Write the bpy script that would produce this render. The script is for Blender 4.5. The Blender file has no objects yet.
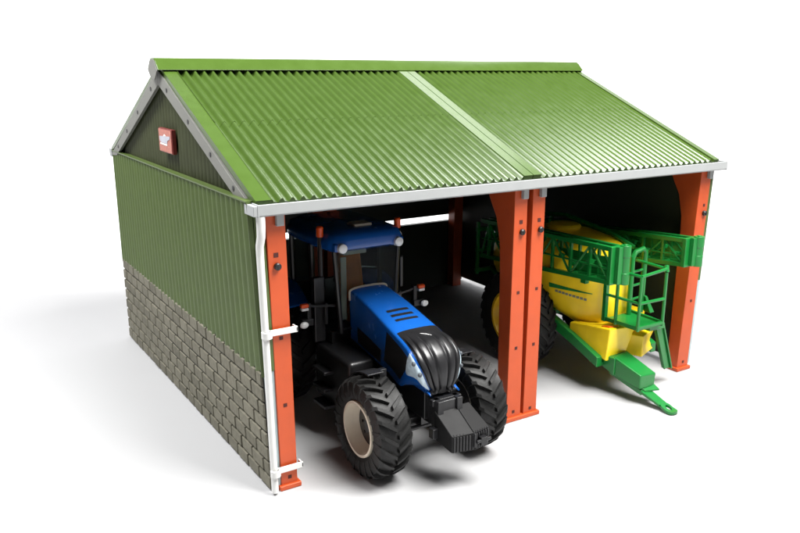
import bpy, bmesh, math, random
from mathutils import Vector, Matrix
random.seed(7)
R = math.radians
scene = bpy.context.scene
COL = scene.collection

# ------------------------------------------------------------------ materials
def new_mat(name):
    m = bpy.data.materials.new(name); m.use_nodes = True
    nt = m.node_tree
    return m, nt, nt.nodes['Principled BSDF']

def plastic(name, col, rough=0.4, var=0.08, scale=9.0, bump=0.04, bscale=160.0, spec=0.5, coat=0.0):
    m, nt, b = new_mat(name)
    tc = nt.nodes.new('ShaderNodeTexCoord')
    n = nt.nodes.new('ShaderNodeTexNoise'); n.inputs['Scale'].default_value = scale; n.inputs['Detail'].default_value = 5
    nt.links.new(tc.outputs['Object'], n.inputs['Vector'])
    r = nt.nodes.new('ShaderNodeValToRGB')
    r.color_ramp.elements[0].position = .3; r.color_ramp.elements[1].position = .7
    r.color_ramp.elements[0].color = (*[c*(1-var) for c in col], 1)
    r.color_ramp.elements[1].color = (*[min(1, c*(1+var)) for c in col], 1)
    nt.links.new(n.outputs['Fac'], r.inputs['Fac']); nt.links.new(r.outputs['Color'], b.inputs['Base Color'])
    mr = nt.nodes.new('ShaderNodeMapRange'); mr.inputs['To Min'].default_value = max(.04, rough-.07); mr.inputs['To Max'].default_value = rough+.07
    nt.links.new(n.outputs['Fac'], mr.inputs['Value']); nt.links.new(mr.outputs['Result'], b.inputs['Roughness'])
    n2 = nt.nodes.new('ShaderNodeTexNoise'); n2.inputs['Scale'].default_value = bscale; n2.inputs['Detail'].default_value = 2
    nt.links.new(tc.outputs['Object'], n2.inputs['Vector'])
    bp = nt.nodes.new('ShaderNodeBump'); bp.inputs['Strength'].default_value = bump; bp.inputs['Distance'].default_value = .01
    nt.links.new(n2.outputs['Fac'], bp.inputs['Height']); nt.links.new(bp.outputs['Normal'], b.inputs['Normal'])
    b.inputs['Specular IOR Level'].default_value = spec
    b.inputs['Coat Weight'].default_value = coat
    return m

def block_mat(name):
    m, nt, b = new_mat(name)
    tc = nt.nodes.new('ShaderNodeTexCoord'); geo = nt.nodes.new('ShaderNodeNewGeometry')
    n = nt.nodes.new('ShaderNodeTexNoise'); n.inputs['Scale'].default_value = 22; n.inputs['Detail'].default_value = 8
    nt.links.new(tc.outputs['Object'], n.inputs['Vector'])
    mx = nt.nodes.new('ShaderNodeMath'); mx.operation = 'MULTIPLY_ADD'; mx.inputs[1].default_value = .45
    nt.links.new(geo.outputs['Random Per Island'], mx.inputs[0]); nt.links.new(n.outputs['Fac'], mx.inputs[2])
    r = nt.nodes.new('ShaderNodeValToRGB')
    r.color_ramp.elements[0].position = .35; r.color_ramp.elements[0].color = (.082, .076, .052, 1)
    r.color_ramp.elements[1].position = 1.0; r.color_ramp.elements[1].color = (.150, .140, .102, 1)
    nt.links.new(mx.outputs[0], r.inputs['Fac']); nt.links.new(r.outputs['Color'], b.inputs['Base Color'])
    b.inputs['Roughness'].default_value = .75
    n2 = nt.nodes.new('ShaderNodeTexNoise'); n2.inputs['Scale'].default_value = 60; n2.inputs['Detail'].default_value = 6
    nt.links.new(tc.outputs['Object'], n2.inputs['Vector'])
    bp = nt.nodes.new('ShaderNodeBump'); bp.inputs['Strength'].default_value = .35; bp.inputs['Distance'].default_value = .01
    nt.links.new(n2.outputs['Fac'], bp.inputs['Height']); nt.links.new(bp.outputs['Normal'], b.inputs['Normal'])
    return m

def glass_mat(name, tint=(.75, .8, .8), amount=.93):
    m, nt, b = new_mat(name)
    b.inputs['Base Color'].default_value = (.02, .025, .03, 1); b.inputs['Roughness'].default_value = .06
    tr = nt.nodes.new('ShaderNodeBsdfTransparent'); tr.inputs['Color'].default_value = (*tint, 1)
    mix = nt.nodes.new('ShaderNodeMixShader'); mix.inputs['Fac'].default_value = amount
    nt.links.new(b.outputs['BSDF'], mix.inputs[1]); nt.links.new(tr.outputs['BSDF'], mix.inputs[2])
    nt.links.new(mix.outputs['Shader'], nt.nodes['Material Output'].inputs['Surface'])
    return m

M = dict(
    roof=plastic('roof_green', (.042, .078, .012), .22, .05, bump=.05, spec=.42),
    clad=plastic('cladding_green', (.058, .090, .018), .42, .09, bump=.06),
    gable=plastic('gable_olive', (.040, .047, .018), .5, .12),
    inner=plastic('inner_shade_green', (.016, .022, .012), .6, .1),  # darker copy of the wall green, interior shade put into the colour
    orange=plastic('post_orange', (.46, .066, .013), .42, .05, bump=.06),
    orange_hole=plastic('hole_dark_red', (.06, .008, .004), .7),
    white=plastic('gutter_grey', (.29, .30, .30), .4, .03),
    pipe=plastic('pipe_white', (.62, .62, .60), .35, .03),
    barge=plastic('barge_grey', (.14, .14, .125), .5, .06),
    bolt=plastic('bolt_black', (.012, .012, .013), .4),
    block=block_mat('concrete_block'),
    mortar=plastic('mortar_dark', (.016, .015, .012), .9, .1),
    core=plastic('panel_pale_grey', (.34, .42, .43), .5, .05),
    sign=plastic('sign_red', (.36, .115, .08), .45, .4, scale=90),
    sign_edge=plastic('sign_edge_red', (.13, .012, .01), .45),
    sign_grey=plastic('sign_grey', (.36, .37, .42), .5, .1),
    sign_white=plastic('sign_white', (.75, .72, .68), .5),
    blue=plastic('tractor_blue', (.006, .085, .36), .25, .05, bump=.0, coat=.35),
    black=plastic('plastic_black', (.011, .011, .012), .35, .15, coat=.1),
    satin=plastic('satin_black', (.012, .012, .013), .30, .12, bump=.0, spec=.42),
    matte=plastic('matte_black', (.005, .005, .0052), .55, .15, spec=.2),
    rubber=plastic('tyre_rubber', (.0075, .0075, .0072), .55, .2, scale=14, bump=.15, bscale=90, spec=.35),
    cream=plastic('rim_cream', (.62, .55, .44), .42, .06),
    amber=plastic('lamp_orange', (.80, .09, .015), .25, .03),
    lens=plastic('lamp_white', (.80, .82, .82), .15, .04, coat=.4),
    lensblue=plastic('headlight_pale', (.50, .62, .69), .12, .2, scale=30, coat=.6),
    chrome=plastic('badge_silver', (.75, .75, .75), .25, .03),
    seat=plastic('seat_brown', (.80, .25, .06), .6, .15),
    skin=plastic('cab_beige', (.48, .44, .36), .5, .06),
    glass=glass_mat('cab_glass'),
    jgreen=plastic('sprayer_green', (.006, .165, .027), .32, .06, bump=.03, coat=.15),
    yellow=plastic('tank_yellow', (.90, .64, .012), .36, .05, bump=.04, coat=.1),
    yrim=plastic('wheel_yellow', (.80, .48, .012), .38, .04),
    stripe_dark=plastic('lamp_socket', (.06, .07, .08), .3),
    stripe_grey=plastic('decal_grey', (.20, .21, .14), .5),
    floor=plastic('white_sheet', (.38, .38, .385), .7, .006, scale=1.5, bump=.02, bscale=60, spec=.25),
)

# ------------------------------------------------------------------ mesh builder
class MB:
    def __init__(s): s.bm = bmesh.new()
    def faces(s, vs, fs):
        bv = [s.bm.verts.new(v) for v in vs]
        for f in fs:
            try: s.bm.faces.new([bv[i] for i in f])
            except ValueError: pass
        return s
    def hexa(s, p):   # 8 points: bottom 4 (ccw), top 4
        return s.faces(p, [(3,2,1,0),(4,5,6,7),(0,1,5,4),(1,2,6,5),(2,3,7,6),(3,0,4,7)])
    def box(s, a, b):
        x0,y0,z0 = a; x1,y1,z1 = b
        return s.hexa([(x0,y0,z0),(x1,y0,z0),(x1,y1,z0),(x0,y1,z0),(x0,y0,z1),(x1,y0,z1),(x1,y1,z1),(x0,y1,z1)])
    def prism(s, pts, axis, a, b):
        def mk(p, t):
            return {'x':(t,p[0],p[1]), 'y':(p[0],t,p[1]), 'z':(p[0],p[1],t)}[axis]
        n = len(pts)
        vs = [mk(p,a) for p in pts]+[mk(p,b) for p in pts]
        fs = [tuple(range(n))[::-1], tuple(range(n,2*n))]+[(i,(i+1)%n,n+(i+1)%n,n+i) for i in range(n)]
        return s.faces(vs, fs)
    def loft(s, rings, cap=True):
        n = len(rings[0]); vs = [v for r in rings for v in r]; fs = []
        for k in range(len(rings)-1):
            for i in range(n):
                j = (i+1)%n
                fs.append((k*n+i, k*n+j, (k+1)*n+j, (k+1)*n+i))
        if cap:
            fs.append(tuple(range(n))[::-1]); fs.append(tuple(range((len(rings)-1)*n, len(rings)*n)))
        return s.faces(vs, fs)
    def tube(s, path, r, n=10, square=False):
        path = [Vector(p) for p in path]; rings = []
        if square: n = 4
        d0 = (path[1]-path[0]).normalized()
        up = Vector((0,0,1)) if abs(d0.z) < .9 else Vector((0,1,0))
        for i, p in enumerate(path):
            if i == 0: d = path[1]-path[0]
            elif i == len(path)-1: d = path[-1]-path[-2]
            else: d = (path[i+1]-p).normalized()+(p-path[i-1]).normalized()
            d.normalize()
            a = d.cross(up)
            if a.length < 1e-3: a = d.cross(Vector((1,0,0)))
            a.normalize(); b = d.cross(a)
            rr = r[i] if isinstance(r, (list, tuple)) else r
            off = math.pi/4 if square else 0
            rings.append([p+a*rr*math.cos(off+2*math.pi*k/n)+b*rr*math.sin(off+2*math.pi*k/n) for k in range(n)])
        return s.loft(rings)
    def lathe(s, prof, c, axis='x', n=48):   # prof: closed list of (axial, radius)
        rings = []
        for k in range(n):
            a = 2*math.pi*k/n; ring = []
            for (t, r) in prof:
                if axis == 'x': ring.append((c[0]+t, c[1]+r*math.cos(a), c[2]+r*math.sin(a)))
                elif axis == 'y': ring.append((c[0]+r*math.cos(a), c[1]+t, c[2]+r*math.sin(a)))
                else: ring.append((c[0]+r*math.cos(a), c[1]+r*math.sin(a), c[2]+t))
            rings.append(ring)
        rings.append(rings[0])
        m = len(prof); vs = [v for r in rings[:-1] for v in r]; fs = []
        for k in range(n):
            for i in range(m):
                j = (i+1)%m
                fs.append((k*m+i, k*m+j, ((k+1)%n)*m+j, ((k+1)%n)*m+i))
        return s.faces(vs, fs)
    def sphere(s, c, r, sx=1, sy=1, sz=1, n=16):
        rings = []
        for i in range(1, n//2):
            t = math.pi*i/(n//2)
            rings.append([(c[0]+r*sx*math.sin(t)*math.cos(2*math.pi*k/n), c[1]+r*sy*math.sin(t)*math.sin(2*math.pi*k/n), c[2]+r*sz*math.cos(t)) for k in range(n)])
        return s.loft(rings)
    def grid(s, P, thick=None):      # P: list of rows of points; optional list of matching lower rows -> closed solid
        nr, nc = len(P), len(P[0])
        vs = [p for r in P for p in r]
        fs = [(i*nc+j, i*nc+j+1, (i+1)*nc+j+1, (i+1)*nc+j) for i in range(nr-1) for j in range(nc-1)]
        if thick is not None:
            o = nr*nc; vs += [p for r in thick for p in r]
            fs += [(o+i*nc+j, o+(i+1)*nc+j, o+(i+1)*nc+j+1, o+i*nc+j+1) for i in range(nr-1) for j in range(nc-1)]
            for j in range(nc-1):
                fs.append((j, o+j, o+j+1, j+1)); a = (nr-1)*nc
                fs.append((a+j, a+j+1, o+a+j+1, o+a+j))
            for i in range(nr-1):
                fs.append((i*nc, (i+1)*nc, o+(i+1)*nc, o+i*nc)); b = nc-1
                fs.append((i*nc+b, o+i*nc+b, o+(i+1)*nc+b, (i+1)*nc+b))
        return s.faces(vs, fs)
    def map(s, f):
        for v in s.bm.verts: v.co = f(v.co)
        return s

ROOTS = {}
PLACE = None
def obj(name, mb, mat, parent=None, bevel=0.0, seg=2, angle=32, kind=None):
    if PLACE: mb.map(PLACE)
    bm = mb.bm
    bmesh.ops.recalc_face_normals(bm, faces=bm.faces)
    if parent is not None:
        o0 = ROOTS.get(parent.name, Vector((0,0,0)))
        bmesh.ops.translate(bm, verts=bm.verts, vec=-o0)
    me = bpy.data.meshes.new(name); bm.to_mesh(me); bm.free()
    me.materials.append(mat)
    for p in me.polygons: p.use_smooth = True
    me.set_sharp_from_angle(angle=R(angle))
    o = bpy.data.objects.new(name, me); COL.objects.link(o)
    if parent is not None: o.parent = parent; ROOTS[o.name] = ROOTS.get(parent.name, Vector((0,0,0)))
    if bevel:
        b = o.modifiers.new('bevel', 'BEVEL'); b.width = bevel; b.segments = seg; b.limit_method = 'ANGLE'; b.angle_limit = R(35)
        b.harden_normals = True
    if kind: o['kind'] = kind
    return o
def thing(name, loc, label, cat):
    o = bpy.data.objects.new(name, None); COL.objects.link(o); o.location = loc; o.empty_display_size = .2
    o['label'] = label; o['category'] = cat; ROOTS[o.name] = Vector(loc)
    return o

# ------------------------------------------------------------------ corrugated sheet
def corr(mb, O, U, V, N, lu, v0, v1, pitch, amp, thick, seg=8, phase=0):
    O, U, V, N = map(Vector, (O, U, V, N))
    n = max(2, int(round(lu/pitch*seg)))
    top = [[], []]; bot = [[], []]
    for i in range(n+1):
        s = lu*i/n
        h = amp*math.cos(2*math.pi*s/pitch+phase)
        for k, vf in enumerate((v0, v1)):
            v = vf(s) if callable(vf) else vf
            top[k].append(O+U*s+V*v+N*h); bot[k].append(O+U*s+V*v-N*thick)
    return mb.grid(top, bot)

# ================================================================== SETTING: white sheet sweeping up behind
mb = MB(); cx, cy = 1.5, 1.0; back = math.atan2(.85, .52)
rad = [0, 1, 2, 3, 4.5, 6, 8, 10, 11.5, 12.3, 13.0, 13.6, 14.1, 14.5, 14.8, 15.0, 15.05, 15.05, 15.05]
hz = [0, 0, 0, 0, 0, 0, 0, 0, 0, .12, .35, .7, 1.15, 1.8, 2.6, 3.5, 6.0, 11.0, 17.0]
NA = 96; rows = []
for k in range(NA+1):
    a = 2*math.pi*k/NA
    d = abs((a-back+math.pi) % (2*math.pi)-math.pi)
    w = 1-min(1, max(0, (d-R(120))/R(30))); w = w*w*(3-2*w)
    rows.append([(cx+r*math.cos(a), cy+r*math.sin(a), h*w) for r, h in zip(rad[1:], hz[1:])])
mb.grid(rows)
mb.faces([(cx, cy, 0)]+[r[0] for r in rows[:-1]], [(0, 1+k, 1+(k+1) % NA) for k in range(NA)])
bmesh.ops.remove_doubles(mb.bm, verts=mb.bm.verts, dist=1e-4)
fl = obj('floor', mb, M['floor'], kind='structure')

# ================================================================== SHED
W, D, H, RZ, HB = 4.472, 3.849, 2.0, 2.85, .88
shed = thing('farm_shed', (0, 0, 0), 'two bay toy farm shed with green corrugated roof, concrete block walls and orange posts', 'shed')
def lean_left(co):     # the left wall has relaxed outwards at its front top corner
    k = max(0, 1-co.y/D)
    return Vector((co.x+(.045-.040*co.z)*k, co.y, co.z+.02*k*co.z/2))
def lean_right(co):
    k = max(0, 1-co.y/D)
    return Vector((co.x+(-.055+.045*co.z)*k, co.y, co.z))

# --- side walls
def block_courses(mb, uv, L, rows_, hz0, ht, blk):
    """uv(s, z, d) -> point; blocks of one course wall, each a shallow bevelled slab"""
    ch = ht/rows_; g = .0068
    for r in range(rows_):
        s = -blk*.5 if r % 2 else 0.
        z0, z1 = hz0+r*ch+g, hz0+(r+1)*ch-g
        while s < L-.01:
            a, b = max(s, 0)+g, min(s+blk, L)-g
            if b-a > .02:
                d = .014+random.uniform(-.002, .002); e = .006
                p = [uv(a, z0, 0), uv(b, z0, 0), uv(b, z1, 0), uv(a, z1, 0),
                     uv(a+e, z0+e, d), uv(b-e, z0+e, d), uv(b-e, z1-e, d), uv(a+e, z1-e, d)]
                mb.hexa(p)
            s += blk
def ZG(sgn): return 0 if sgn > 0 else .085
def side_wall(sgn, x, lean):
    # core panel (pale plastic), seen end-on beside the front post
    y0_ = .012
    c = MB().box((min(x, x+sgn*.085), y0_, ZG(sgn)), (max(x, x+sgn*.085), D-.09, HB)).map(lean)
    obj('block_wall_core', c, M['core'], shed, .004)
    if sgn < 0:
        e = MB().box((x-.085, .001, .05), (x+.018, .011, HB+.01)).map(lean); obj('wall_end', e, M['core'], shed, .003)
        e = MB().box((x-.085, .001, HB+.012), (x+.022, .011, H+.008)).map(lean); obj('cladding_end', e, M['clad'], shed, .003)
    b = MB(); mo = MB()
    block_courses(b, lambda s, z, d: (x-sgn*(.006+d), .013+s, z), D-.016, 8, ZG(sgn)+.004, HB-.004-ZG(sgn), .205)
    bw = obj('block_wall', b.map(lean), M['block'], shed, .002, 1)
    mo.box((min(x-sgn*.003, x+sgn*.002), .014, ZG(sgn)+.003), (max(x-sgn*.003, x+sgn*.002), D-.002, HB-.002))
    obj('mortar', mo.map(lean), M['mortar'], bw)
    k = MB()
    corr(k, (x-sgn*.008, .004, 0), (0,1,0), (0,0,1), (-sgn,0,0), D-.006, HB-.03, H+.01, .0985, .0115, .022)
    k.box((min(x+sgn*.035, x-sgn*.024), .004, H+.0105), (max(x+sgn*.035, x-sgn*.024), D-.004, H+.02))
    obj('wall_cladding', k.map(lean), M['clad'], shed)
    k2 = MB().box((min(x+sgn*.019, x+sgn*.085), .004, HB+.001), (max(x+sgn*.019, x+sgn*.085), D-.09, H-.0)).map(lean)
    obj('cladding_core', k2, M['clad'], shed, .004)
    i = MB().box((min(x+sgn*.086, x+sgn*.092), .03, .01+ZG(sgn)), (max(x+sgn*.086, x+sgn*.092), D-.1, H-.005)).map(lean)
    obj('inner_shade_sheet', i, M['inner'], shed)  # thin dark sheet, coloured for the shade inside the bays
    # gable above the wall, set back a little, with its barge boards
    def top(s): return max(.012, (RZ-.045-H)*(1-abs(s-D/2)/(D/2)))
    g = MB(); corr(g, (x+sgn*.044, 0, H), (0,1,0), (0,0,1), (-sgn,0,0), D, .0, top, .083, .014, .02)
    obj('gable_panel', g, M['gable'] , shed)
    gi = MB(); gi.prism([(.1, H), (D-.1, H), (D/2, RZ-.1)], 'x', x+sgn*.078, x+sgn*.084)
    obj('inner_shade_sheet', gi, M['inner'], shed)
    for e in (0, 1):
        fy = (lambda y: y) if e == 0 else (lambda y: D-y)
        zz = lambda y: H+.035+(RZ-.035-H)*y/(D/2)
        pts = [(fy(-.02), zz(-.02)-.045), (fy(D/2-.001), zz(D/2)-.02), (fy(D/2-.001), zz(D/2)-.145), (fy(.20), zz(.20)-.135), (fy(.02), zz(.02)-.075)]
        bb = MB().prism(pts, 'x', x+sgn*.006, x-sgn*.022)
        bo = obj('barge_board', bb, M['barge'], shed, .003)
        for t in (.16, .38, .62, .88):
            y = D/2*t; hb_ = MB().lathe([(-.004, 0.001), (-.004, .017), (.003, .017), (.003, .001)], (x-sgn*.0225, fy(y), zz(y)-.085), 'x', 12)
            obj('rivet', hb_, M['bolt'], bo)
side_wall(1, 0.0, lean_left)
side_wall(-1, W-.028, lean_right)

# --- back wall: blocks below, cladding above, daylight slot between them
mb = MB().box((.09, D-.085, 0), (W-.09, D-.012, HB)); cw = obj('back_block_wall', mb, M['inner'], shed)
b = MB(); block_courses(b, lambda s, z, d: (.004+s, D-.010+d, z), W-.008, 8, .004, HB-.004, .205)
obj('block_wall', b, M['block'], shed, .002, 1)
mb = MB().box((.09, D-.085, HB+.085), (W-.09, D-.045, H)); obj('back_shade_sheet', mb, M['inner'], shed)  # inner face coloured dark for the shade at the back
mb = MB(); corr(mb, (.005, D-.02, 0), (1,0,0), (0,0,1), (0,1,0), W-.01, HB+.075, H+.01, .0985, .011, .02)
obj('wall_cladding', mb, M['clad'], shed)

# --- roof
L_s = math.hypot(D/2+.036, RZ-2.03)
def roof_panel(x0, x1, front, left_strip, right_strip, lst=0, rst=0):
    sy = 1 if front else -1
    ey = -.036 if front else D+.036
    V = Vector((0, sy*(D/2+.036), RZ-2.03)).normalized(); N = Vector((0, -V.z*sy, abs(V.y)))
    mb = MB(); pitch = .0735; amp = .0215
    a, b = x0+left_strip, x1-right_strip
    corr(mb, (a, ey, 2.03), (1,0,0), V, N, b-a, 0, L_s*.515, pitch, amp, .022, 10)
    corr(mb, Vector((a, ey, 2.03))+N*.003, (1,0,0), V, N, b-a, L_s*.505, L_s-.03, pitch, amp, .022, 10)
    for (p, q, up) in ((x0, a+.01, lst), (b-.01, x1, rst)):
        if q-p > .02:
            O = Vector((p, ey, 2.03))-V*.004
            pts = []
            for h in (-.025, .0175+up):
                for (s, t) in ((0, 0), (q-p, 0), (q-p, L_s-.015), (0, L_s-.015)):
                    pts.append(O+Vector((s,0,0))+V*t+N*h)
            mb.hexa(pts)
    return obj('roof_panel', mb, M['roof'], shed, 0, angle=40)
for fr in (True, False):
    roof_panel(-.012, 2.236, fr, .105, .078, 0, .010)
    roof_panel(2.244, W+.012, fr, .068, .055, .010, 0)
# under-roof sheets, the shade below the roof put into their colour
for sy in (0, 1):
    f = (lambda y: y) if sy == 0 else (lambda y: D-y)
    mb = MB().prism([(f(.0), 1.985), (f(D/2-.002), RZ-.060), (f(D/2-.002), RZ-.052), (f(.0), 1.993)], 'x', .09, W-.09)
    obj('roof_shade_sheet', mb, M['inner'], shed)
for f in ((lambda y: y), (lambda y: D-y)):
    ys_ = sorted((f(-.030), f(.012)))
    obj('eave_strip', MB().box((.0, ys_[0], 1.992), (W, ys_[1], 2.022)), M['inner'], shed)
# ridge cap
prof = [(-.158, -.030), (-.085, .040), (-.05, .062), (.05, .062), (.085, .040), (.158, -.030)]
mb = MB().prism([(D/2+p, RZ+q) for p, q in prof], 'x', -.055, W+.03)
rc = obj('ridge_cap', mb, M['roof'], shed, .004, angle=18)
mb = MB().prism([(D/2+p*.97, RZ+q-.003) for p, q in [(-.135, -.032), (-.078, .034), (-.045, .054), (.045, .054), (.078, .034), (.135, -.032), (.05, -.10), (-.05, -.10)]], 'x', -.0585, -.05)
obj('end_plate', mb, M['barge'], rc, .003)
mb = MB().prism([(D/2+p*.97, RZ+q-.003) for p, q in [(-.135, -.032), (-.078, .034), (-.045, .054), (.045, .054), (.078, .034), (.135, -.032), (.05, -.10), (-.05, -.10)]], 'x', W+.026, W+.034)
obj('end_plate', mb, M['barge'], rc, .003)

# --- gutters
def gutter(y0, y1, front):
    z0, z1 = 1.951, 2.028
    mb = MB()
    x0, x1 = -.020, W+.052
    s = 1 if front else -1
    # U channel profile in (y, z)
    P = [(y0, z1), (y0+s*.012, z1), (y0+s*.014, z0+.014), (y1-s*.012, z0+.014), (y1-s*.010, z1-.045), (y1, z1-.045), (y1, z0+.004), (y1-s*.006, z0), (y0+s*.01, z0), (y0, z0+.01)]
    mb.prism(P, 'x', x0, x1)
    for x in (x0-.006, x1-.004): mb.box((x, min(y0, y1)-.001, z0-.001), (x+.010, max(y0, y1)+.001, z1+.002))
    return obj('gutter', mb, M['white'], shed, .003)
g1 = gutter(-.108, -.012, True)
gutter(D+.108, D+.012, False)
mb = MB().box((-.052, -.106, 1.956), (-.0195, .05, 2.022)); obj('gutter_return', mb, M['white'], shed, .004)

# --- posts
def post(xt0, xt1, xb0, xb1, haunch_right, holes, bolt, tab):
    prof = [(0, 0), (0, 1.950), (.335, 1.950), (.325, 1.86), (.29, 1.80), (.225, 1.70), (.17, 1.50), (.155, 1.25), (.125, .0)]
    vs = []
    for side in (0, 1):
        for (y, z) in prof:
            k = z/1.95
            x = (xb0, xb1)[side]*(1-k)+(xt0, xt1)[side]*k
            # hole the inner web: the wide haunch is thinner than the column
            vs.append((x, y-.0, z))
    n = len(prof)
    fs = [tuple(range(n))[::-1], tuple(range(n, 2*n))]+[(i, (i+1) % n, n+(i+1) % n, n+i) for i in range(n)]
    mb = MB().faces(vs, fs)
    p = obj('post', mb, M['orange'], shed, .006)
    mb = MB().box((xb0-.018, -.022, .001), (xb1+.020, .15, .036)); obj('foot', mb, M['orange'], p, .006)
    for (x, z) in holes:
        s = .016 if z > 1.65 else .013
        mb = MB().box((x-s, -.0025, z-s*.95), (x+s, .004, z+s*.95)) ; obj('bolt_hole', mb, M['orange_hole'], p)
    x, z = bolt
    mb = MB().lathe([(-.028, .0), (-.028, .016), (-.020, .024), (0.002, .024), (.002, 0)], (x, 0, z), 'y', 16)
    mb.box((x-.004, -.031, z-.018), (x+.004, -.027, z+.018))
    obj('bolt', mb, M['bolt'], p)
    mb = MB().box((tab, -.034, 1.868), (tab+.052, -.001, 1.9505)); obj('gutter_clip', mb, M['white'], p, .004)
    return p
post(.066, .200, .100, .222, 0, [(.127, 1.677), (.140, 1.111), (.150, .628), (.163, .085)], (.131, 1.601), .128)
post(2.108, 2.236, 2.104, 2.256, 1, [(2.176, 1.685), (2.176, 1.112), (2.178, .642), (2.176, .082)], (2.187, 1.605), 2.166)
post(2.292, 2.420, 2.286, 2.430, 1, [(2.364, 1.683), (2.370, 1.117), (2.365, .641), (2.358, .072)], (2.377, 1.606), 2.350)
post(4.320, 4.462, 4.232, 4.390, 1, [(4.395, 1.62), (4.345, .70), (4.315, .085)], (4.400, 1.545), 4.395)
def rear_post(x):
    prof = [(0, 0), (0, 1.95), (-.33, 1.95), (-.3, 1.83), (-.2, 1.68), (-.15, 1.45), (-.13, 0)]
    mb = MB().prism([(D-.087+y, z) for y, z in prof], 'x', x, x+.135)
    obj('post', mb, M['orange'], shed, .006)
for x in (.12, 2.108, 2.292, 4.16): rear_post(x)

# --- downpipe with clips
mb = MB().tube([(.004, -.075, 1.953), (.004, -.075, 1.88), (.004, -.070, 1.82), (.006, -.035, 1.755), (.008, -.030, 1.68), (.024, -.030, .9), (.038, -.032, .02)], [.030, .028, .027, .026, .025, .024, .024], 14)
dp = obj('downpipe', mb, M['pipe'], shed)
for z, x0, x1, px in ((1.165, -.005, .246, .023), (.168, .015, .252, .041)):
    mb = MB().box((x0, -.036, z-.020), (x1, -.022, z+.022))
    mb.box((x1-.012, -.036, z-.016), (x1, .03, z+.018))
    mb.lathe([(-.024, .024), (-.024, .036), (.024, .036), (.024, .024)], (px, -.044, z), 'z', 16)
    obj('pipe_clip', mb, M['pipe'], dp, .003)

# --- sign on the gable
mb = MB().box((-.012, 1.675, 2.168), (.022, 2.045, 2.362)); sg = obj('sign', mb, M['sign_edge'], shed, .004)
mb = MB().box((-.0155, 1.690, 2.176), (-.010, 2.040, 2.354)); obj('sign_face', mb, M['sign'], sg)
mb = MB().prism([(2.015, 2.262), (2.015, 2.295), (1.715, 2.308), (1.725, 2.285), (1.79, 2.27), (1.80, 2.245), (1.96, 2.245)], 'x', -.0185, -.013); obj('sign_mark', mb, M['sign_grey'], sg)
mb = MB().prism([(2.0, 2.232), (2.0, 2.243), (1.80, 2.240), (1.81, 2.228)], 'x', -.0185, -.013)
mb.prism([(1.91, 2.300), (1.87, 2.318), (1.84, 2.304)], 'x', -.0185, -.013); obj('sign_lettering', mb, M['sign_white'], sg)

# ================================================================== TRACTOR
TX, TY = 1.325, -.09          # frame the bodywork is drawn in
WX, WY = 1.178, -.12          # centre of the front axle on the floor
tractor = thing('tractor', (WX, WY, 0), 'blue toy tractor with black nose, cream front rims and a black front weight', 'tractor')
def X(l): return TX+l

def wheel(parent, name, c, Rr, rin, wd, nl, side, tyre_mat, rim_mat, hub_mat, lug=.03):
    """side=-1: outer face looks to -x"""
    h = wd/2
    prof = [(-h*.80, rin), (-h*.98, rin+.25*(Rr-rin)), (-h, rin+.55*(Rr-rin)), (-h*.92, rin+.8*(Rr-rin)), (-h*.8, Rr-lug*1.0), (-h*.3, Rr-lug*.72),
            (h*.3, Rr-lug*.72), (h*.8, Rr-lug*1.0), (h*.92, rin+.8*(Rr-rin)), (h, rin+.55*(Rr-rin)), (h*.98, rin+.25*(Rr-rin)), (h*.80, rin)]
    w = thing_part(name, c, parent)
    mb = MB().lathe(prof, c, 'x', 64)
    for s in (-1, 1):
        for k in range(nl):
            a0 = 2*math.pi*(k+(.5 if s > 0 else 0))/nl
            da = 2*math.pi/nl
            # lug: from the tread centre sweeping back to the shoulder, then down the sidewall
            stations = [(.04, 0.0, Rr), (.40, -.28, Rr), (.80, -.62, Rr-lug*.25), (1.0, -.80, Rr-lug*.9), (1.02, -.86, Rr-lug*2.2)]
            rings = []
            for (u, ta, rt) in stations:
                am = a0+ta*da*1.15; hw = da*.15
                rb = rt-lug*1.25
                ring = []
                for (aa, rr) in ((am-hw*1.25, rb), (am+hw*1.25, rb), (am+hw*.85, rt), (am-hw*.85, rt)):
                    ring.append((c[0]+s*u*h*(1 if rr == rt else .97), c[1]+rr*math.cos(aa), c[2]+rr*math.sin(aa)))
                rings.append(ring)
            mb.loft(rings)
    obj('tyre', mb, tyre_mat, w, angle=30)
    o = side
    rp = [(o*h*.86, rin*1.03), (o*h*.95, rin*1.02), (o*h*.95, rin*.93), (o*h*.72, rin*.90), (o*h*.45, rin*.86), (o*h*.25, rin*.82), (o*h*.12, rin*.78), (o*h*-.05, rin*.78), (o*h*-.05, rin*.9), (-o*h*.8, rin*.97), (-o*h*.8, rin*1.03)]
    obj('rim', MB().lathe(rp, c, 'x', 56), rim_mat, w, angle=40)
    hp = [(o*h*.35, .001), (o*h*.35, rin*.22), (o*h*.22, rin*.27), (o*h*.20, rin*.36), (o*h*.17, rin*.40), (o*h*.14, rin*.79), (-o*h*.04, rin*.79), (-o*h*.04, .001)]
    hb = MB().lathe(hp, c, 'x', 32)
    for k in range(8):
        a = 2*math.pi*k/8
        hb.lathe([(o*h*.10, .001), (o*h*.10, rin*.05), (o*h*.21, rin*.05), (o*h*.21, .001)], (c[0], c[1]+rin*.5*math.cos(a), c[2]+rin*.5*math.sin(a)), 'x', 6)
    obj('hub', hb, hub_mat, w, angle=40)
    return w
def thing_part(name, c, parent):
    o = bpy.data.objects.new(name, None); COL.objects.link(o); o.parent = parent
    o.location = Vector(c)-ROOTS[parent.name]; o.empty_display_size = .1; ROOTS[o.name] = Vector(c)
    return o

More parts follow.
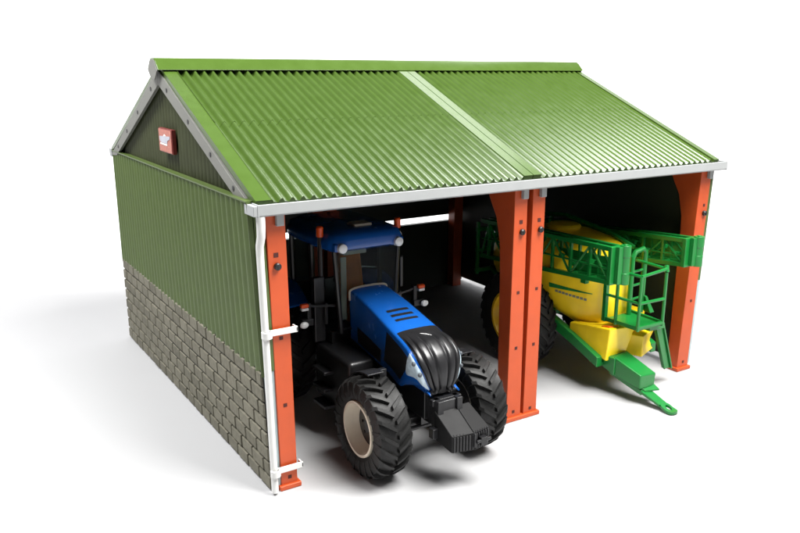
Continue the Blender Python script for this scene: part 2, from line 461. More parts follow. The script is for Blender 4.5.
FR = .372
for s in (-1, 1):
    wheel(tractor, 'front_wheel', (WX+s*.420, WY, FR), FR, .200, .262, 22, s, M['rubber'], M['cream'], M['black'], .040)
    wheel(tractor, 'rear_wheel', (WX+s*.440, 1.50, .505), .505, .29, .30, 24, s, M['rubber'], M['cream'], M['black'], .036)

BODY_K, BODY_T = .953, Vector((-.083, -.214, .1335))     # bodywork: seated on the axles, a little smaller than drawn
PLACE = lambda v: Vector(v)*BODY_K+BODY_T
# hood: a shell swept along the centre profile (rear -> over the nose -> down its front) plus ruled side panels
HP = [(.93, 1.078), (.60, 1.022), (.20, .925), (.0, .872), (-.095, .825), (-.148, .768), (-.176, .695), (-.182, .60), (-.168, .515)]
HW = [.172, .182, .196, .206, .210, .208, .194, .166, .112]
HB_ = [(.93, .64), (.62, .60), (.30, .56), (.18, .535), (.12, .52), (.08, .51), (.055, .503), (.035, .50), (.02, .498)]
HD = [.035, .04, .045, .05, .055, .060, .060, .055, .05]
def crm(arr, u):
    n = len(arr)-1; u = max(0, min(1, u))*n; i = min(int(u), n-1); t = u-i
    p = [arr[max(0, min(n, i+d))] for d in (-1, 0, 1, 2)]
    f = lambda a, b, c, d: .5*(2*b+(c-a)*t+(2*a-5*b+4*c-d)*t*t+(3*b-a-3*c+d)*t**3)
    return tuple(f(*q) for q in zip(*p)) if isinstance(p[0], tuple) else f(*p)
def hood_pt(u, q):      # q in [-2,2]; |q|<=1 shell, beyond it the side panel
    y, z = crm(HP, u); y2, z2 = crm(HP, min(1, u+.01)); y1, z1 = crm(HP, max(0, u-.01))
    t = Vector((0, y2-y1, z2-z1)).normalized(); n = Vector((0, t.z, -t.y))
    if n.z < -.2 or (n.z < .3 and n.y > 0): n = -n
    w = crm(HW, u); d = crm(HD, u)
    a = max(-1, min(1, q))*math.pi/2
    p = Vector((TX+math.copysign(w*abs(math.sin(a))**.80, a), y, z))-n*d*(1-max(0, math.cos(a))**.62)
    if abs(q) > 1:
        k = abs(q)-1; by, bz = crm(HB_, u)
        p = p.lerp(Vector((TX+math.copysign(w*(.97-.25*max(0, u-.5)), q), by+.10*max(0, u-.4), bz+.03*max(0, u-.5))), k)
    return p
def hood_off(u, q, off):
    p = hood_pt(u, q); e = 2e-3
    du = hood_pt(min(1, u+e), q)-hood_pt(max(0, u-e), q); dt = hood_pt(u, q+e)-hood_pt(u, q-e)
    n = du.cross(dt)
    if n.length < 1e-12: return p
    n.normalize()
    if n.dot(p-Vector((TX, max(p.y+.05, .1), .62))) < 0: n = -n
    return p+n*off
NU, NT = 72, 28
QS = [-2, -1.75, -1.5, -1.25]+[-1+2*j/NT for j in range(NT+1)]+[1.25, 1.5, 1.75, 2]
rings = [[hood_pt(i/NU, q) for q in QS] for i in range(NU+1)]
hood = obj('hood', MB().loft(rings), M['blue'], tractor, angle=50)
def patch(name, u0, u1, tl, tr, off, mat, parent, nu=24, nt=16, ribs=None, angle=40):
    top, bot = [], []
    for i in range(nu+1):
        u = u0+(u1-u0)*i/nu; a, b = tl(u), tr(u); r1, r2 = [], []
        for j in range(nt+1):
            t = a+(b-a)*j/nt
            o = off
            if ribs: o += ribs(u, (j/nt)*2-1)
            r1.append(hood_off(u, t, o)); r2.append(hood_off(u, t, -.004))
        top.append(r1); bot.append(r2)
    return obj(name, MB().grid(top, bot), mat, parent, angle=angle)
U0 = .262
def capw(u): return .66-.05*max(0, (u-.4)/.6)-.21*max(0, (u-.55)/.45)**1.3+.55*max(0, (u-.935)/.05)
cap = patch('nose_grille', U0, .985, lambda u: -capw(u), capw, .003, M['satin'], hood, 60, 96,
      ribs=lambda u, q: (.020*(1-(1-abs(math.cos(q*math.pi*2.5)))**2.2) if abs(q) < .90 else .0)*min(1, max(0, (u-U0-.02)*9)), angle=70)
p = hood_off(.71, 0, .010); obj('badge', MB().sphere((p.x, p.y, p.z), .017, .8, .6, 1.15, 12), M['chrome'], hood)
p0, p1 = hood_off(.31, -.06, .0115), hood_off(.345, .09, .0115)
obj('nose_line', MB().tube([p0, (p0+p1)/2+Vector((.002, 0, .002)), p1], [.002, .0035, .002], 6), M['chrome'], hood)  # thin silver line across the top of the nose
for s in (-1, 1):
    def lk(u): return max(0, min(1, (u-.44)/.50))
    def lo(u, s=s): return s*(capw(u)+.05+.12*(1-lk(u))**2)
    def hi(u, s=s):
        k = lk(u); return s*(capw(u)+.05+.12*(1-k)**2+.70*max(0, math.sin(math.pi*k**.75))**.7)
    hl = patch('headlight', .44, .94, lo, hi, .004, M['lensblue'], hood, 30, 12)
    for (u, dq) in ((.60, .24), (.76, .20)):
        q = hood_off(u, s*(capw(u)+dq), .006); obj('bulb', MB().sphere((q.x, q.y, q.z), .017, n=12), M['stripe_dark'], hl)
    patch('side_grille', .22, .52, lambda u, s=s: s*1.06, lambda u, s=s: s*1.80, .002, M['black'], hood, 16, 8)
    patch('side_grille', .06, .20, lambda u, s=s: s*1.62, lambda u, s=s: s*1.95, .002, M['black'], hood, 12, 6)
for k in range(3):
    u = .165+.020*k
    a, b, c2, d2 = hood_off(u, -.30, .001), hood_off(u, .30, .001), hood_off(u+.008, -.30, .001), hood_off(u+.008, .30, .001)
    rows = [[hood_off(uu, -.30+.6*j/10, .0015) for j in range(11)] for uu in (u, u+.009)]
    low = [[hood_off(uu, -.30+.6*j/10, -.004) for j in range(11)] for uu in (u, u+.009)]
    obj('vent_slot', MB().grid(rows, low), M['black'], hood)
obj('hood_trim', MB().tube([hood_off(.008, q/12, .004) for q in range(-14, 15)], .011, 8), M['skin'], hood)

# chassis, axles, tanks
mb = MB().box((X(-.12), -.12, .30), (X(.12), 1.35, .58)); mb.box((X(-.165), .10, .50), (X(.165), .95, .66)); mb.box((X(-.2), 1.25, .34), (X(.2), 1.75, .72))
mb.box((X(-.09), -.27, .27), (X(.09), -.05, .49))
obj('chassis', mb, M['black'], tractor, .01)
PLACE = None
mb = MB().tube([(WX-.36, WY, FR), (WX+.36, WY, FR)], .055, 14); mb.box((WX-.25, WY-.06, FR-.09), (WX+.25, WY+.07, FR+.01))
for s in (-1, 1): mb.box((WX+s*.26-.035, WY-.06, FR-.13), (WX+s*.26+.035, WY+.06, FR+.14))
mb.tube([(WX-.25, WY-.11, FR-.05), (WX+.25, WY-.11, FR-.05)], .018, 10); mb.box((WX-.08, WY-.12, FR-.06), (WX+.08, WY+.30, FR+.20))
obj('front_axle', mb, M['black'], tractor, .006)
obj('rear_axle', MB().tube([(WX-.36, 1.5, .505), (WX+.36, 1.5, .505)], .08, 14), M['black'], tractor)
PLACE = lambda v: Vector(v)*BODY_K+BODY_T
for s in (-1, 1):
    # fuel tank and steps, both black
    x0, x1 = sorted((X(s*.17), X(s*.42)))
    mb = MB().box((x0, .50, .13), (x1, 1.12, .60)); obj('fuel_tank', mb, M['black'], tractor, .04, 4)
    for k in range(3):
        mb = MB().box((min(X(s*.36), X(s*.50)), .78, .12+.15*k), (max(X(s*.36), X(s*.50)), 1.0, .145+.15*k))
        obj('step', mb, M['black'], tractor, .004)
PLACE = None
for s in (-1, 1):
    rows, low = [], []
    for k in range(9):
        a = R(88+7.0*k); rr = FR+.024
        rows.append([(WX+s*(.33+.13*j), WY-rr*math.cos(a), FR+rr*math.sin(a)) for j in (0, .5, 1)])
        low.append([(WX+s*(.33+.13*j), WY-(rr-.012)*math.cos(a), FR+(rr-.012)*math.sin(a)) for j in (0, .5, 1)])
    fm = MB().grid(rows, low); fm.box((WX+s*.31-.03, WY+.03, FR+.10), (WX+s*.31+.03, WY+.07, FR+.392))
    obj('front_mudguard', fm, M['black'], tractor, .003)
    rows, low = [], []
    for k in range(15):
        a = R(50+7.2*k); rr = .555
        rows.append([(WX+s*(.30+.29*j), 1.50-rr*math.cos(a), .505+rr*math.sin(a)*1.03-.03*j*j) for j in (0, .33, .66, 1)])
        low.append([(WX+s*(.30+.29*j), 1.50-(rr-.03)*math.cos(a), .505+(rr-.03)*math.sin(a)*1.03-.03*j*j) for j in (0, .33, .66, 1)])
    obj('rear_fender', MB().grid(rows, low), M['blue'], tractor, .006)
PLACE = lambda v: Vector(v)*BODY_K+BODY_T

# front weight block with its ribs and hook
mb = MB().hexa([(1.222, -.455, .165), (1.392, -.492, .160), (1.40, -.25, .20), (1.205, -.25, .20), (1.222, -.455, .292), (1.392, -.492, .300), (1.40, -.25, .425), (1.205, -.25, .425)])
mb2 = MB().hexa([(1.3925, -.492, .160), (1.553, -.462, .158), (1.52, -.25, .20), (1.4005, -.25, .20), (1.3925, -.492, .300), (1.553, -.462, .302), (1.52, -.25, .425), (1.4005, -.25, .425)])
fw = obj('front_weight', mb, M['matte'], tractor, .008)
obj('weight_block', mb2, M['matte'], fw, .008)
mb = MB()
for k in range(7):
    x = 1.236+.0235*k; y = -.458-.0052*k
    mb.box((x, y-.006, .172), (x+.012, y+.02, .288)); mb.box((x, y+.004, .285), (x+.012, y+.03, .302))
for k in range(6):
    x = 1.410+.0235*k; y = -.492+.0045*k
    mb.box((x, y-.006, .170), (x+.012, y+.02, .292)); mb.box((x, y+.004, .290), (x+.012, y+.03, .307))
obj('weight_rib', mb, M['satin'], fw, .002)
mb = MB().box((1.435, -.525, .200), (1.492, -.478, .262)); mb.tube([(1.40, -.515, .235), (1.53, -.508, .235)], .014, 10); mb.box((1.385, -.510, .19), (1.402, -.47, .30))
obj('hook', mb, M['satin'], fw, .005)
mb = MB().box((X(-.11), -.29, .24), (X(-.06), -.20, .50)); mb.box((X(.06), -.29, .24), (X(.11), -.20, .50)); mb.box((X(-.13), -.245, .45), (X(.13), -.20, .50))
mb.box((X(-.16), -.30, .22), (X(.16), -.24, .30))
obj('front_linkage', mb, M['satin'], tractor, .006)

# cab
cab = thing_part('cab', (TX, 1.3, .7), tractor)
CW, CF, CB = .335, .955, 1.78
def ring_se(cx_, cy_, hx, hy, z, e=.35, n=40):
    out = []
    for k in range(n):
        a = 2*math.pi*k/n; c, s_ = math.cos(a), math.sin(a)
        out.append((cx_+hx*math.copysign(abs(c)**e, c), cy_+hy*math.copysign(abs(s_)**e, s_), z))
    return out
yc = (CF+CB)/2; hy = (CB-CF)/2
mb = MB().loft([ring_se(TX, yc, .345, hy+.03, 1.395), ring_se(TX, yc-.01, .375, hy+.07, 1.42), ring_se(TX, yc-.01, .378, hy+.075, 1.475), ring_se(TX, yc, .350, hy+.05, 1.535), ring_se(TX, yc+.02, .28, hy-.02, 1.565)])
cr = obj('cab_roof', mb, M['blue'], cab, angle=50)
mb = MB().box((X(-.07), 1.02, 1.562), (X(.10), 1.16, 1.59)); obj('roof_hatch', mb, M['skin'], cr, .01)
for s in (-1, 1):
    mb = MB().lathe([(-.02, .001), (-.02, .025), (-.012, .038), (.03, .042), (.03, .001)], (X(s*.265), .865, 1.435), 'y', 20)
    obj('roof_light', mb, M['lens'], cr)
    mb = MB().hexa([(X(s*.265)-.06, .885, 1.405), (X(s*.265)+.06, .885, 1.405), (X(s*.265)+.075, .98, 1.40), (X(s*.265)-.075, .98, 1.40),
                    (X(s*.265)-.06, .885, 1.468), (X(s*.265)+.06, .885, 1.468), (X(s*.265)+.075, .98, 1.50), (X(s*.265)-.075, .98, 1.50)])
    obj('light_pod', mb, M['blue'], cr, .012, 3)
# pillars and frame
mb = MB()
for s in (-1, 1):
    mb.tube([(X(s*.255), .93, .70), (X(s*.305), .94, 1.41)], .020, 8)
    mb.tube([(X(s*.325), 1.30, .60), (X(s*.335), 1.30, 1.41)], .022, 8)
    mb.tube([(X(s*.30), 1.76, .75), (X(s*.32), 1.74, 1.41)], .026, 8)
    mb.tube([(X(s*.255), .93, .72), (X(s*.325), 1.30, .62), (X(s*.30), 1.76, .76)], .022, 8)
mb.box((X(-.32), .98, .56), (X(.32), 1.74, .70)); mb.box((X(-.31), 1.72, .70), (X(.31), 1.77, .95))
mb.tube([(X(-.25), .93, .73), (X(.25), .93, .73)], .018, 8)
obj('cab_frame', mb, M['black'], cab)
mb = MB().hexa([(X(-.245), .922, .73), (X(.245), .922, .73), (X(.245), .930, .73), (X(-.245), .930, .73), (X(-.295), .930, 1.40), (X(.295), .930, 1.40), (X(.295), .938, 1.40), (X(-.295), .938, 1.40)])
obj('windscreen', mb, M['glass'], cab)
for s in (-1, 1):
    mb = MB().hexa([(X(s*.268), .96, .74), (X(s*.322), 1.28, .66), (X(s*.328), 1.28, .66), (X(s*.274), .96, .74), (X(s*.31), .96, 1.40), (X(s*.33), 1.28, 1.40), (X(s*.336), 1.28, 1.40), (X(s*.316), .96, 1.40)])
    obj('side_window', mb, M['glass'], cab)
    mb = MB().hexa([(X(s*.322), 1.32, .68), (X(s*.300), 1.73, .78), (X(s*.306), 1.73, .78), (X(s*.328), 1.32, .68), (X(s*.33), 1.32, 1.40), (X(s*.318), 1.72, 1.40), (X(s*.324), 1.72, 1.40), (X(s*.336), 1.32, 1.40)])
    obj('side_window', mb, M['glass'], cab)
# interior
mb = MB().box((X(-.08), 1.12, .70), (X(.16), 1.34, .88)); mb.hexa([(X(-.08), 1.26, .88), (X(.16), 1.26, .88), (X(.16), 1.36, .88), (X(-.08), 1.36, .88), (X(-.06), 1.30, 1.29), (X(.14), 1.30, 1.29), (X(.14), 1.38, 1.29), (X(-.06), 1.38, 1.29)])
obj('driver_seat', mb, M['seat'], cab, .025, 3)
mb = MB().tube([(X(0), 1.0, .70), (X(0), 1.035, .925)], .025, 10); mb.box((X(-.10), .99, .70), (X(.10), 1.08, .90))
obj('steering_column', mb, M['black'], cab, .008)
mb = MB()
cc = Vector((X(0), 1.04, .93)); pts = []
for k in range(25):
    a = 2*math.pi*k/24; pts.append(cc+Vector((.075*math.cos(a), .055*math.sin(a), .04*math.sin(a))))
mb.tube(pts, .011, 8); mb.tube([cc+Vector((-.075, 0, 0)), cc+Vector((.075, 0, 0))], .008, 6)
obj('steering_wheel', mb, M['black'], cab)
mb = MB().box((X(-.20), .98, 1.345), (X(.02), 1.05, 1.385)); obj('sun_visor', mb, M['skin'], cab, .008)
mb = MB().box((X(-.238), .955, .80), (X(-.185), .965, 1.34)); obj('glass_reflection', mb, M['skin'], cab, .006)  # pale strip stands in for a reflection on the windscreen's left
# beacons on stalks, tall mirrors, front marker lamps
for s in (-1, 1):
    mb = MB().tube([(X(s*.37), 1.06, .80), (X(s*.37), 1.06, 1.52)], .022 if s < 0 else .012, 10); bs = obj('beacon_stalk', mb, M['black'], tractor)
    obj('beacon', MB().lathe([(-.045, .001), (-.045, .030), (.03, .030), (.042, .022), (.042, .001)], (X(s*.37), 1.06, 1.555), 'z', 20), M['amber'], bs)
    mb = MB().box((X(s*.40)-.05, 1.03, .62), (X(s*.40)+.05, 1.075, 1.18)) if s < 0 else MB().box((X(.40)-.018, 1.03, .98), (X(.40)+.018, 1.07, 1.26))
    obj('mirror', mb, M['black'], tractor, .01)
    lz, ly = .96, 1.0
    mb = MB().tube([(X(s*.25), .98, .93), (X(s*.46), ly, .95), (X(s*.52), ly, .965)], .015, 8, square=True)
    mb.box((X(s*.515)-.022, ly-.02, .80), (X(s*.515)+.012, ly+.02, .985)); mb.box((X(s*.36)-.012, ly-.015, .78), (X(s*.36)+.012, ly+.015, .96))
    mb.box((X(s*.54)-.05, ly-.035, .80), (X(s*.54)+.05, ly+.02, .855))
    lb = obj('lamp_bracket', mb, M['black'], tractor, .004)
    c = (X(s*.565), ly-.02, lz)
    mb = MB().box((c[0]-.035, c[1]-.025, c[2]-.002), (c[0]+.035, c[1]+.02, c[2]+.032)); obj('indicator', mb, M['amber'], lb, .012, 3)
    mb = MB().box((c[0]-.032, c[1]-.025, c[2]-.026), (c[0]+.032, c[1]+.02, c[2]-.003)); obj('marker_lamp', mb, M['lens'], lb, .008, 3)
    mb = MB().sphere((X(s*.585), ly-.055, .822), .034, 1.15, .7, .85, 16); obj('work_lamp', mb, M['lens'], lb)

PLACE = None
# ================================================================== SPRAYER
sprayer = thing('crop_sprayer', (3.62, .95, 0), 'yellow and green toy trailed crop sprayer with folded lattice booms and access platform', 'sprayer')
SP = M['jgreen']
TS = [(.16, 3.375, 3.70, .52, 1.16), (.20, 3.325, 3.745, .46, 1.235), (.30, 3.26, 3.84, .44, 1.265), (.45, 3.195, 3.95, .455, 1.285), (.65, 3.125, 4.04, .52, 1.305),
      (.95, 3.10, 4.08, .60, 1.325), (1.3, 3.11, 4.08, .63, 1.31), (1.55, 3.16, 4.05, .68, 1.25), (1.66, 3.26, 3.98, .76, 1.15)]
NE = 3.2
def tsec(y):
    for a, b in zip(TS, TS[1:]):
        if y <= b[0]:
            t = max(0, (y-a[0])/(b[0]-a[0])); return [a[k]*(1-t)+b[k]*t for k in range(1, 5)]
    return TS[-1][1:]
rings = []
ys = [TS[0][0]+(TS[-1][0]-TS[0][0])*(i/40)**1.5 for i in range(41)]
for y in ys:
    x0, x1, z0, z1 = tsec(y); c0, hw, zc, hzz = (x0+x1)/2, (x1-x0)/2, (z0+z1)/2, (z1-z0)/2
    ring = []
    for k in range(56):
        a = 2*math.pi*k/56; c, s_ = math.cos(a), math.sin(a); e = 2/NE
        ex = math.copysign(abs(c)**e, c); ez = math.copysign(abs(s_)**e, s_)
        w = hw*(1-.22*max(0, -ez)**1.5)
        ring.append((c0+w*ex, y, zc+hzz*ez))
    rings.append(ring)
tank = obj('tank', MB().loft(rings), M['yellow'], sprayer, angle=60)
def tank_left(y, z):
    x0, x1, z0, z1 = tsec(y); c0, hw, zc, hzz = (x0+x1)/2, (x1-x0)/2, (z0+z1)/2, (z1-z0)/2
    q = min(1, abs((z-zc)/hzz)); ez = (z-zc)/hzz
    w = hw*(1-.22*max(0, -ez)**1.5)
    return c0-w*(1-q**NE)**(1/NE)
def decal(y0, y1, zt, zb, off, n=24):
    top, bot = [], []
    for i in range(n+1):
        y = y0+(y1-y0)*i/n; a, b = zb(i/n), zt(i/n)
        zs = [a+(b-a)*j/6 for j in range(7)]
        top.append([(tank_left(y, z)-off, y, z) for z in zs]); bot.append([(tank_left(y, z)+.004, y, z) for z in zs])
    return MB().grid(top, bot)
def zl(k): return .885-.02*k
obj('decal_stripe', decal(.66, .26, lambda k: zl(k)+.022*(1-.85*k), lambda k: zl(k)-.022*(1-.85*k), .003), SP, tank)
for k in range(9):
    y = .60-.034*k; z = .835-.004*k
    obj('decal_lettering', decal(y, y-.024, lambda q, z=z: z+.011, lambda q, z=z: z-.011, .003, 3), M['stripe_grey'], tank)
mb = MB().lathe([(0, .001), (0, .16), (.03, .17), (.05, .15), (.06, .001)], (3.6, 1.0, 1.315), 'z', 32); obj('tank_lid', mb, M['yellow'], tank, .006)
mb = MB().box((3.62, .19, .98), (3.665, .215, 1.03)); obj('tank_fitting', mb, M['bolt'], tank, .004)
# moulded front column of the tank
mb = MB().loft([[(3.40, .20, .62), (3.70, .17, .62), (3.74, .34, .62), (3.42, .34, .62)], [(3.42, .165, 1.0), (3.70, .15, 1.0), (3.74, .34, 1.0), (3.42, .34, 1.0)], [(3.43, .165, 1.19), (3.69, .155, 1.19), (3.73, .34, 1.22), (3.42, .34, 1.22)]])
obj('tank_front', mb, M['yellow'], sprayer, .03, 4)
# lower front tank boxes
mb = MB().hexa([(3.215, -.02, .315), (3.47, -.01, .33), (3.60, .48, .36), (3.195, .44, .44), (3.235, -.03, .620), (3.60, .0, .585), (3.68, .48, .565), (3.20, .44, .565)])
lb_ = obj('front_locker', mb, M['yellow'], sprayer, .014, 3)
mb = MB().hexa([(3.27, .02, .612), (3.38, .02, .600), (3.40, .10, .592), (3.26, .10, .600), (3.27, .02, .622), (3.38, .02, .611), (3.40, .10, .604), (3.26, .10, .612)]); obj('locker_mark', mb, M['amber'], lb_)
def pl(z, dx=0): return [(3.53, .10, z), (3.660, -.045, z-.02), (3.90, .03, z), (3.945, .12, z), (3.93, .34, z), (3.56, .34, z)]
lower, waist1, waist2, upper = pl(.295), pl(.37), pl(.405), pl(.500)
for k in (2, 3): waist1[k] = (waist1[k][0]-.035, waist1[k][1]+.02, waist1[k][2]); waist2[k] = (waist2[k][0]-.03, waist2[k][1]+.02, waist2[k][2])
mb = MB().loft([lower, waist1, waist2, upper])
obj('rinse_tank', mb, M['yellow'], sprayer, .012, 3)
mb = MB().box((3.60, .26, .42), (4.02, .5, .60)); obj('rinse_tank', mb, M['yellow'], sprayer, .015, 3)
# chassis: sloping side rails and cross members
mb = MB()
def rail(x):
    s = []
    for (y, z, h) in ((.03, .255, .095), (.35, .375, .10), (.66, .480, .10), (1.15, .55, .11), (1.48, .555, .11)):
        s.append([(x-.035, y, z), (x+.035, y, z), (x+.035, y+.0, z+h), (x-.035, y, z+h)])
    mb.loft(s)
rail(3.19); rail(3.90)
mb.box((3.17, .06, .275), (3.60, .14, .325)); mb.box((3.16, 1.1, .50), (3.94, 1.2, .56)); mb.box((3.16, 1.38, .57), (3.94, 1.46, .65))
mb.hexa([(3.2, .03, .26), (3.55, .02, .25), (3.9, .5, .43), (3.2, .5, .42), (3.2, .03, .30), (3.55, .02, .29), (3.9, .5, .47), (3.2, .5, .46)])
obj('chassis', mb, SP, sprayer, .008)
# drawbar
mb = MB().hexa([(3.300, -.350, .146), (3.495, -.345, .140), (3.46, -.05, .200), (3.262, -.06, .200), (3.300, -.350, .276), (3.505, -.345, .260), (3.45, -.05, .385), (3.262, -.06, .370)])
db = obj('drawbar', mb, SP, sprayer, .012, 3)
mb = MB().hexa([(3.25, -.09, .20), (3.46, -.06, .20), (3.56, .12, .27), (3.24, .12, .27), (3.25, -.09, .36), (3.46, -.06, .37), (3.56, .12, .36), (3.24, .12, .36)])
obj('drawbar_joint', mb, SP, db, .01)
mb = MB().hexa([(3.325, -.345, .085), (3.45, -.345, .085), (3.41, .02, .18), (3.29, .0, .18), (3.325, -.345, .135), (3.45, -.345, .135), (3.41, .02, .21), (3.29, .0, .21)])
obj('drawbar_beam', mb, SP, db, .006)
mb = MB().hexa([(3.36, -.36, .115), (3.50, -.40, .115), (3.50, -.33, .135), (3.34, -.33, .135), (3.36, -.36, .130), (3.50, -.40, .130), (3.50, -.33, .16), (3.34, -.33, .16)])
obj('jack_bracket', mb, SP, db, .004)
# flat tongue with an eye hole
n = 20; hole = [(3.418+.022*math.cos(2*math.pi*k/n), -.575+.032*math.sin(2*math.pi*k/n)) for k in range(n)]
def zt_(y): return .010+max(0, (-.60-y))*0+max(0, y+.60)*.34
outer = []
for k in range(n):
    a = 2*math.pi*k/n; c, s_ = math.cos(a), math.sin(a)
    outer.append((3.412+.052*math.copysign(abs(c)**.6, c), -.585+.07*math.copysign(abs(s_)**.6, s_)))
mb = MB()
mb.loft([[(x, y, zt_(y)) for x, y in outer], [(x, y, zt_(y)+.022) for x, y in outer], [(x, y, zt_(y)+.022) for x, y in hole], [(x, y, zt_(y)) for x, y in hole], [(x, y, zt_(y)) for x, y in outer]], cap=False)
mb.hexa([(3.365, -.52, .036), (3.455, -.52, .036), (3.44, -.34, .10), (3.33, -.34, .10), (3.365, -.52, .056), (3.455, -.52, .056), (3.44, -.34, .125), (3.33, -.34, .125)])
obj('hitch_eye', mb, SP, db)
# wheels
for s, x in ((-1, 3.06), (1, 4.12)):
    wheel(sprayer, 'wheel', (x, 1.02, .475), .475, .27, .22, 26, s, M['rubber'], M['yrim'], M['yrim'], .030)
obj('axle', MB().tube([(3.0, 1.02, .475), (4.15, 1.02, .475)], .05, 14), SP, sprayer)
# booms: folded lattice girders along both sides
def boom(xo, hw,  ya, za0, za1, yb, zb0, zb1):
    b = thing_part('boom', (xo, ya, za0), sprayer)
    def zb(y): t = (y-ya)/(yb-ya); return za0+(zb0-za0)*t
    def zt(y): t = (y-ya)/(yb-ya); return za1+(zb1-za1)*t
    y0 = ya+.10
    mb = MB()
    for x in (xo-hw, xo+hw):
        for f in (zb, zt): mb.tube([(x, y0, f(y0)+(.018 if f is zb else -.018)), (x, yb, f(yb))], .028, square=True)
    for x in (xo-hw, xo+hw): mb.tube([(x, y0, (zb(y0)+zt(y0))/2-.03), (x, yb, (zb(yb)+zt(yb))/2)], .010, 8)
    obj('chord', mb, SP, b, .003)
    lat = MB(); st = .235; k = 0; y = y0
    while y < yb-.05:
        for x in (xo-hw, xo+hw):
            lat.tube([(x, y, zb(y)+.01), (x, y, zt(y)-.01)], .017, square=True)
            y2 = min(y+st, yb)
            if k % 2 == 0: lat.tube([(x, y, zb(y)+.02), (x, y2, zt(y2)-.02)], .011, 6)
            else: lat.tube([(x, y, zt(y)-.02), (x, y2, zb(y2)+.02)], .011, 6)
        lat.tube([(xo-hw, y, zt(y)-.02), (xo+hw, y, zt(y)-.02)], .012, 6); lat.tube([(xo-hw, y, zb(y)+.02), (xo+hw, y, zb(y)+.02)], .012, 6)
        y += st; k += 1
    obj('lattice', lat, SP, b)
    inner = MB().hexa([(xo+hw-.006, y0+.02, zb(y0)+.03), (xo+hw+.004, y0+.02, zb(y0)+.03), (xo+hw+.004, yb, zb(yb)+.03), (xo+hw-.006, yb, zb(yb)+.03), (xo+hw-.006, y0+.02, zb(y0)+.205), (xo+hw+.004, y0+.02, zb(y0)+.205), (xo+hw+.004, yb, zb(yb)+.225), (xo+hw-.006, yb, zb(yb)+.225)])
    obj('folded_panel', inner, SP, b)
    for q, y in enumerate((y0+.10, y0+.26, y0+.47, y0+.63, y0+.9)):
        zc = zb(y)+.10+.06*(q % 2)
        nz = MB().lathe([(-.022, .001), (-.022, .02), (.022, .02), (.022, .001)], (xo-hw*.2, y, zc), 'y', 10)
        nz.tube([(xo+hw, y, zc), (xo-hw*.3, y, zc)], .007, 6)
        obj('nozzle', nz, SP, b)
    # hinge block at the front end
    e = MB().box((xo-hw-.024, y0-.03, zb(y0)-.004), (xo+hw+.024, y0+.012, zt(y0)+.004))
    obj('end_plate', e, SP, b, .006)
    e = MB().lathe([(zb(ya)-.008, .001), (zb(ya)-.008, .047), (zb(ya)+.09, .047), (zb(ya)+.095, .043), (zt(ya)-.095, .043), (zt(ya)-.09, .047), (zt(ya)+.008, .047), (zt(ya)+.008, .001)], (xo+.062, ya+.045, 0), 'z', 28)
    e.lathe([(zt(ya)+.007, .001), (zt(ya)+.007, .020), (zt(ya)+.016, .018), (zt(ya)+.016, .001)], (xo+.062, ya+.045, 0), 'z', 14)
    e.box((xo-.03, ya+.03, zb(ya)+.0), (xo+.05, ya+.068, zt(ya)-.0))
    obj('hinge', e, SP, b, .006, angle=40)
    return b
boom(3.165, .055, -.185, 1.070, 1.395, 1.68, .96, 1.33)
boom(4.085, .060, -.215, 1.115, 1.375, 1.68, .95, 1.22)
# rear boom carrier
mb = MB()
for z in (.78, 1.0, 1.22): mb.tube([(3.10, 1.76, z), (4.16, 1.76, z)], .028, square=True)
for x in (3.12, 3.45, 3.8, 4.14): mb.tube([(x, 1.76, .74), (x, 1.76, 1.30)], .022, square=True)
mb.tube([(3.3, 1.42, .62), (3.3, 1.76, .80)], .03, square=True); mb.tube([(3.8, 1.42, .62), (3.8, 1.76, .80)], .03, square=True)
obj('boom_carrier', mb, SP, sprayer, .003)
# hoses over the tank
mb = MB()
mb.tube([(3.85, 1.76, 1.20), (3.7, 1.5, 1.38), (3.72, 1.1, 1.42), (3.80, .55, 1.32), (3.86, .32, 1.22)], .022, 8)
mb.tube([(3.45, 1.76, 1.20), (3.45, 1.5, 1.36), (3.50, 1.1, 1.385)], .018, 8)
obj('hose', mb, SP, sprayer)

# platform with rails
plat = thing_part('platform', (3.5, 0, .64), sprayer)
A, B, Cc, Dd = Vector((3.325, .135, .640)), Vector((3.345, -.235, .640)), Vector((3.655, -.24, .640)), Vector((3.68, .15, .640))
up = Vector((0, 0, 1))
mb = MB().hexa([A, B, Cc, Dd, A+up*.022, B+up*.022, Cc+up*.022, Dd+up*.022]); obj('deck', mb, SP, plat, .004)
mb = MB()
for p, q in ((A, B), (B, Cc), (Cc, Dd)): mb.tube([p+up*.03, q+up*.03], .017, square=True)
obj('toe_board', mb, SP, plat)
mb = MB(); rr = .0145
zt1, zm = .490, .250
for p in (B, Cc): mb.tube([p, p+up*(zt1+.0)], rr, 8)
mid = A*.66+B*.34; mb.tube([mid, mid+up*zt1], rr*1.1, 8)
mb.tube([A, A+up*.25, A+up*(zt1-.02)], .026, square=True)
for zz_ in (zt1, zm):
    mb.tube([A+up*(zz_), B+up*zz_], rr, 8); mb.tube([B+up*zz_, Cc+up*(zz_+.03 if zz_ == zt1 else zz_)], rr, 8)
mb.tube([Cc+up*zt1, Cc+up*(zt1+.055)+Vector((.015, .02, 0))], .022, 8)
mb.tube([Cc+up*(zt1+.03), Dd+up*(zt1+.03)], rr, 8)
obj('railing', mb, SP, plat)
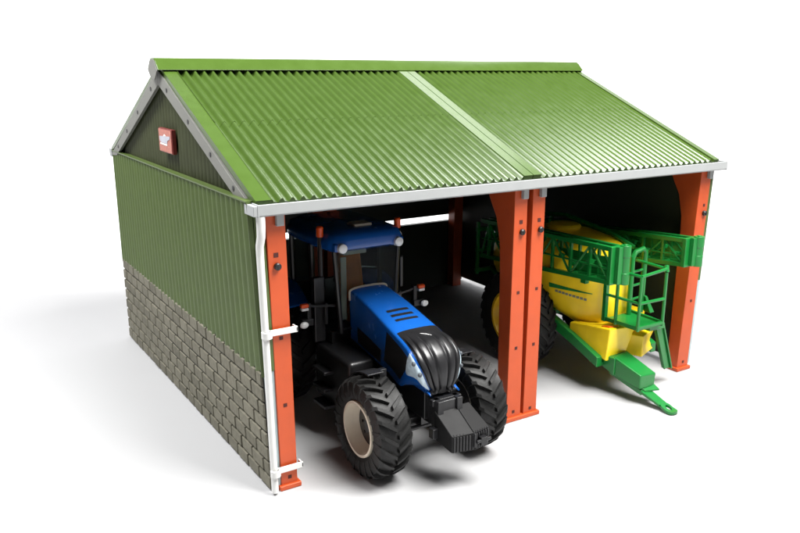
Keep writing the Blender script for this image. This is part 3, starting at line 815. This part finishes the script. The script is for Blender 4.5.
# tall hoop at the rear of the platform
mb = MB()
hx0, hx1, hyy = 3.60, 3.76, .10
mb.tube([(hx0, hyy, .66), (hx0, hyy, 1.20), (hx0+.03, hyy, 1.245), (hx1-.03, hyy, 1.265), (hx1, hyy, 1.235), (hx1, hyy, .66)], .024, 10)
mb.tube([(hx1+.05, hyy+.03, .66), (hx1+.05, hyy+.03, 1.24)], .017, 8)
for z in (.80, .93, 1.06): mb.tube([(hx0, hyy, z), (hx1, hyy, z+.01)], .012, 8)
obj('hoop', mb, SP, plat)
mb = MB().hexa([(3.80, .02, .66), (3.86, .02, .66), (3.86, .10, .66), (3.80, .10, .66), (3.76, .06, .82), (3.79, .06, .82), (3.79, .10, .82), (3.76, .10, .82)])
obj('lever', mb, SP, plat, .006)
mb = MB().box((3.20, .30, .995), (3.40, .345, 1.04)); mb.box((3.20, .27, .965), (3.245, .34, 1.065)); obj('hand_valve', mb, SP, sprayer, .008)
# access ladder, hinged down at the side
mb = MB()
T0, T1, B0, B1 = Vector((3.66, -.16, .63)), Vector((3.77, -.15, .63)), Vector((3.875, -.13, .15)), Vector((3.985, -.12, .13))
d = Vector((0, .028, 0))
mb.hexa([B0, B1, B1+d, B0+d, T0, T1, T1+d, T0+d])
for (p, q) in ((T0, B0), (T1, B1)): mb.tube([p-d*.3, q-d*.3], .012, square=True)
obj('ladder', mb, SP, plat, .004)
mb = MB().box((3.56, -.19, .585), (3.76, .10, .632)); obj('ladder_mount', mb, SP, plat, .006)

# ================================================================== LIGHT, WORLD, CAMERA
w = bpy.data.worlds.new('World'); scene.world = w; w.use_nodes = True
bg = w.node_tree.nodes['Background']; bg.inputs['Color'].default_value = (1, 1, 1, 1); bg.inputs['Strength'].default_value = .07

def area(name, loc, target, sx, sy, power, col=(1, 1, 1)):
    l = bpy.data.lights.new(name, 'AREA'); l.shape = 'RECTANGLE'; l.size = sx; l.size_y = sy; l.energy = power; l.color = col
    o = bpy.data.objects.new(name, l); COL.objects.link(o); o.location = loc
    o.rotation_euler = (Vector(target)-Vector(loc)).to_track_quat('-Z', 'Y').to_euler()
    return o
area('key_softbox', (3.7, -3.2, 8.8), (2.2, .4, 0), 5.0, 5.0, 2950, (1, .99, .97))
bd = Vector((.52, .85, 0)).normalized(); pc = Vector((1.5, 1.0, 0))
area('backdrop_light', pc+bd*6.5+Vector((0, 0, 8.0)), pc+bd*15+Vector((0, 0, 4.5)), 9, 1.5, 6800)
area('left_shadow_fill', (-3.6, 2.2, 9.2), (-1.2, 1.4, 0), 3.5, 3.5, 1850)  # added fill lamp, lightens the floor shadow left of the shed
area('roof_glint_lamp', (5.6, 4.7, 7.0), (1.9, .7, 2.4), 4.0, 1.5, 65)  # added lamp, placed and sized to put glints on the roof

cam = bpy.data.cameras.new('camera'); co = bpy.data.objects.new('camera', cam); COL.objects.link(co)
C_ = Vector((-1.7631, -4.5513, 2.8405)); ya, pi_, ro = .568, .2587, .0039
fwv = Vector((math.sin(ya)*math.cos(pi_), math.cos(ya)*math.cos(pi_), -math.sin(pi_)))
r_ = fwv.cross(Vector((0, 0, 1))).normalized(); u_ = r_.cross(fwv)
r2 = math.cos(ro)*r_+math.sin(ro)*u_; u2 = -math.sin(ro)*r_+math.cos(ro)*u_
m = Matrix(((r2.x, u2.x, -fwv.x, C_.x), (r2.y, u2.y, -fwv.y, C_.y), (r2.z, u2.z, -fwv.z, C_.z), (0, 0, 0, 1)))
co.matrix_world = m
cam.sensor_width = 36; cam.lens = 36*776.4182/800; cam.shift_x = -8.922/800; cam.shift_y = 7.247/800
cam.clip_start = .05; cam.clip_end = 200
scene.camera = co
vs = scene.view_settings; vs.view_transform = 'Standard'; vs.look = 'None'; vs.gamma = 1; vs.exposure = 0
scene.render.engine = 'CYCLES'
scene.cycles.max_bounces = 8; scene.cycles.transparent_max_bounces = 16
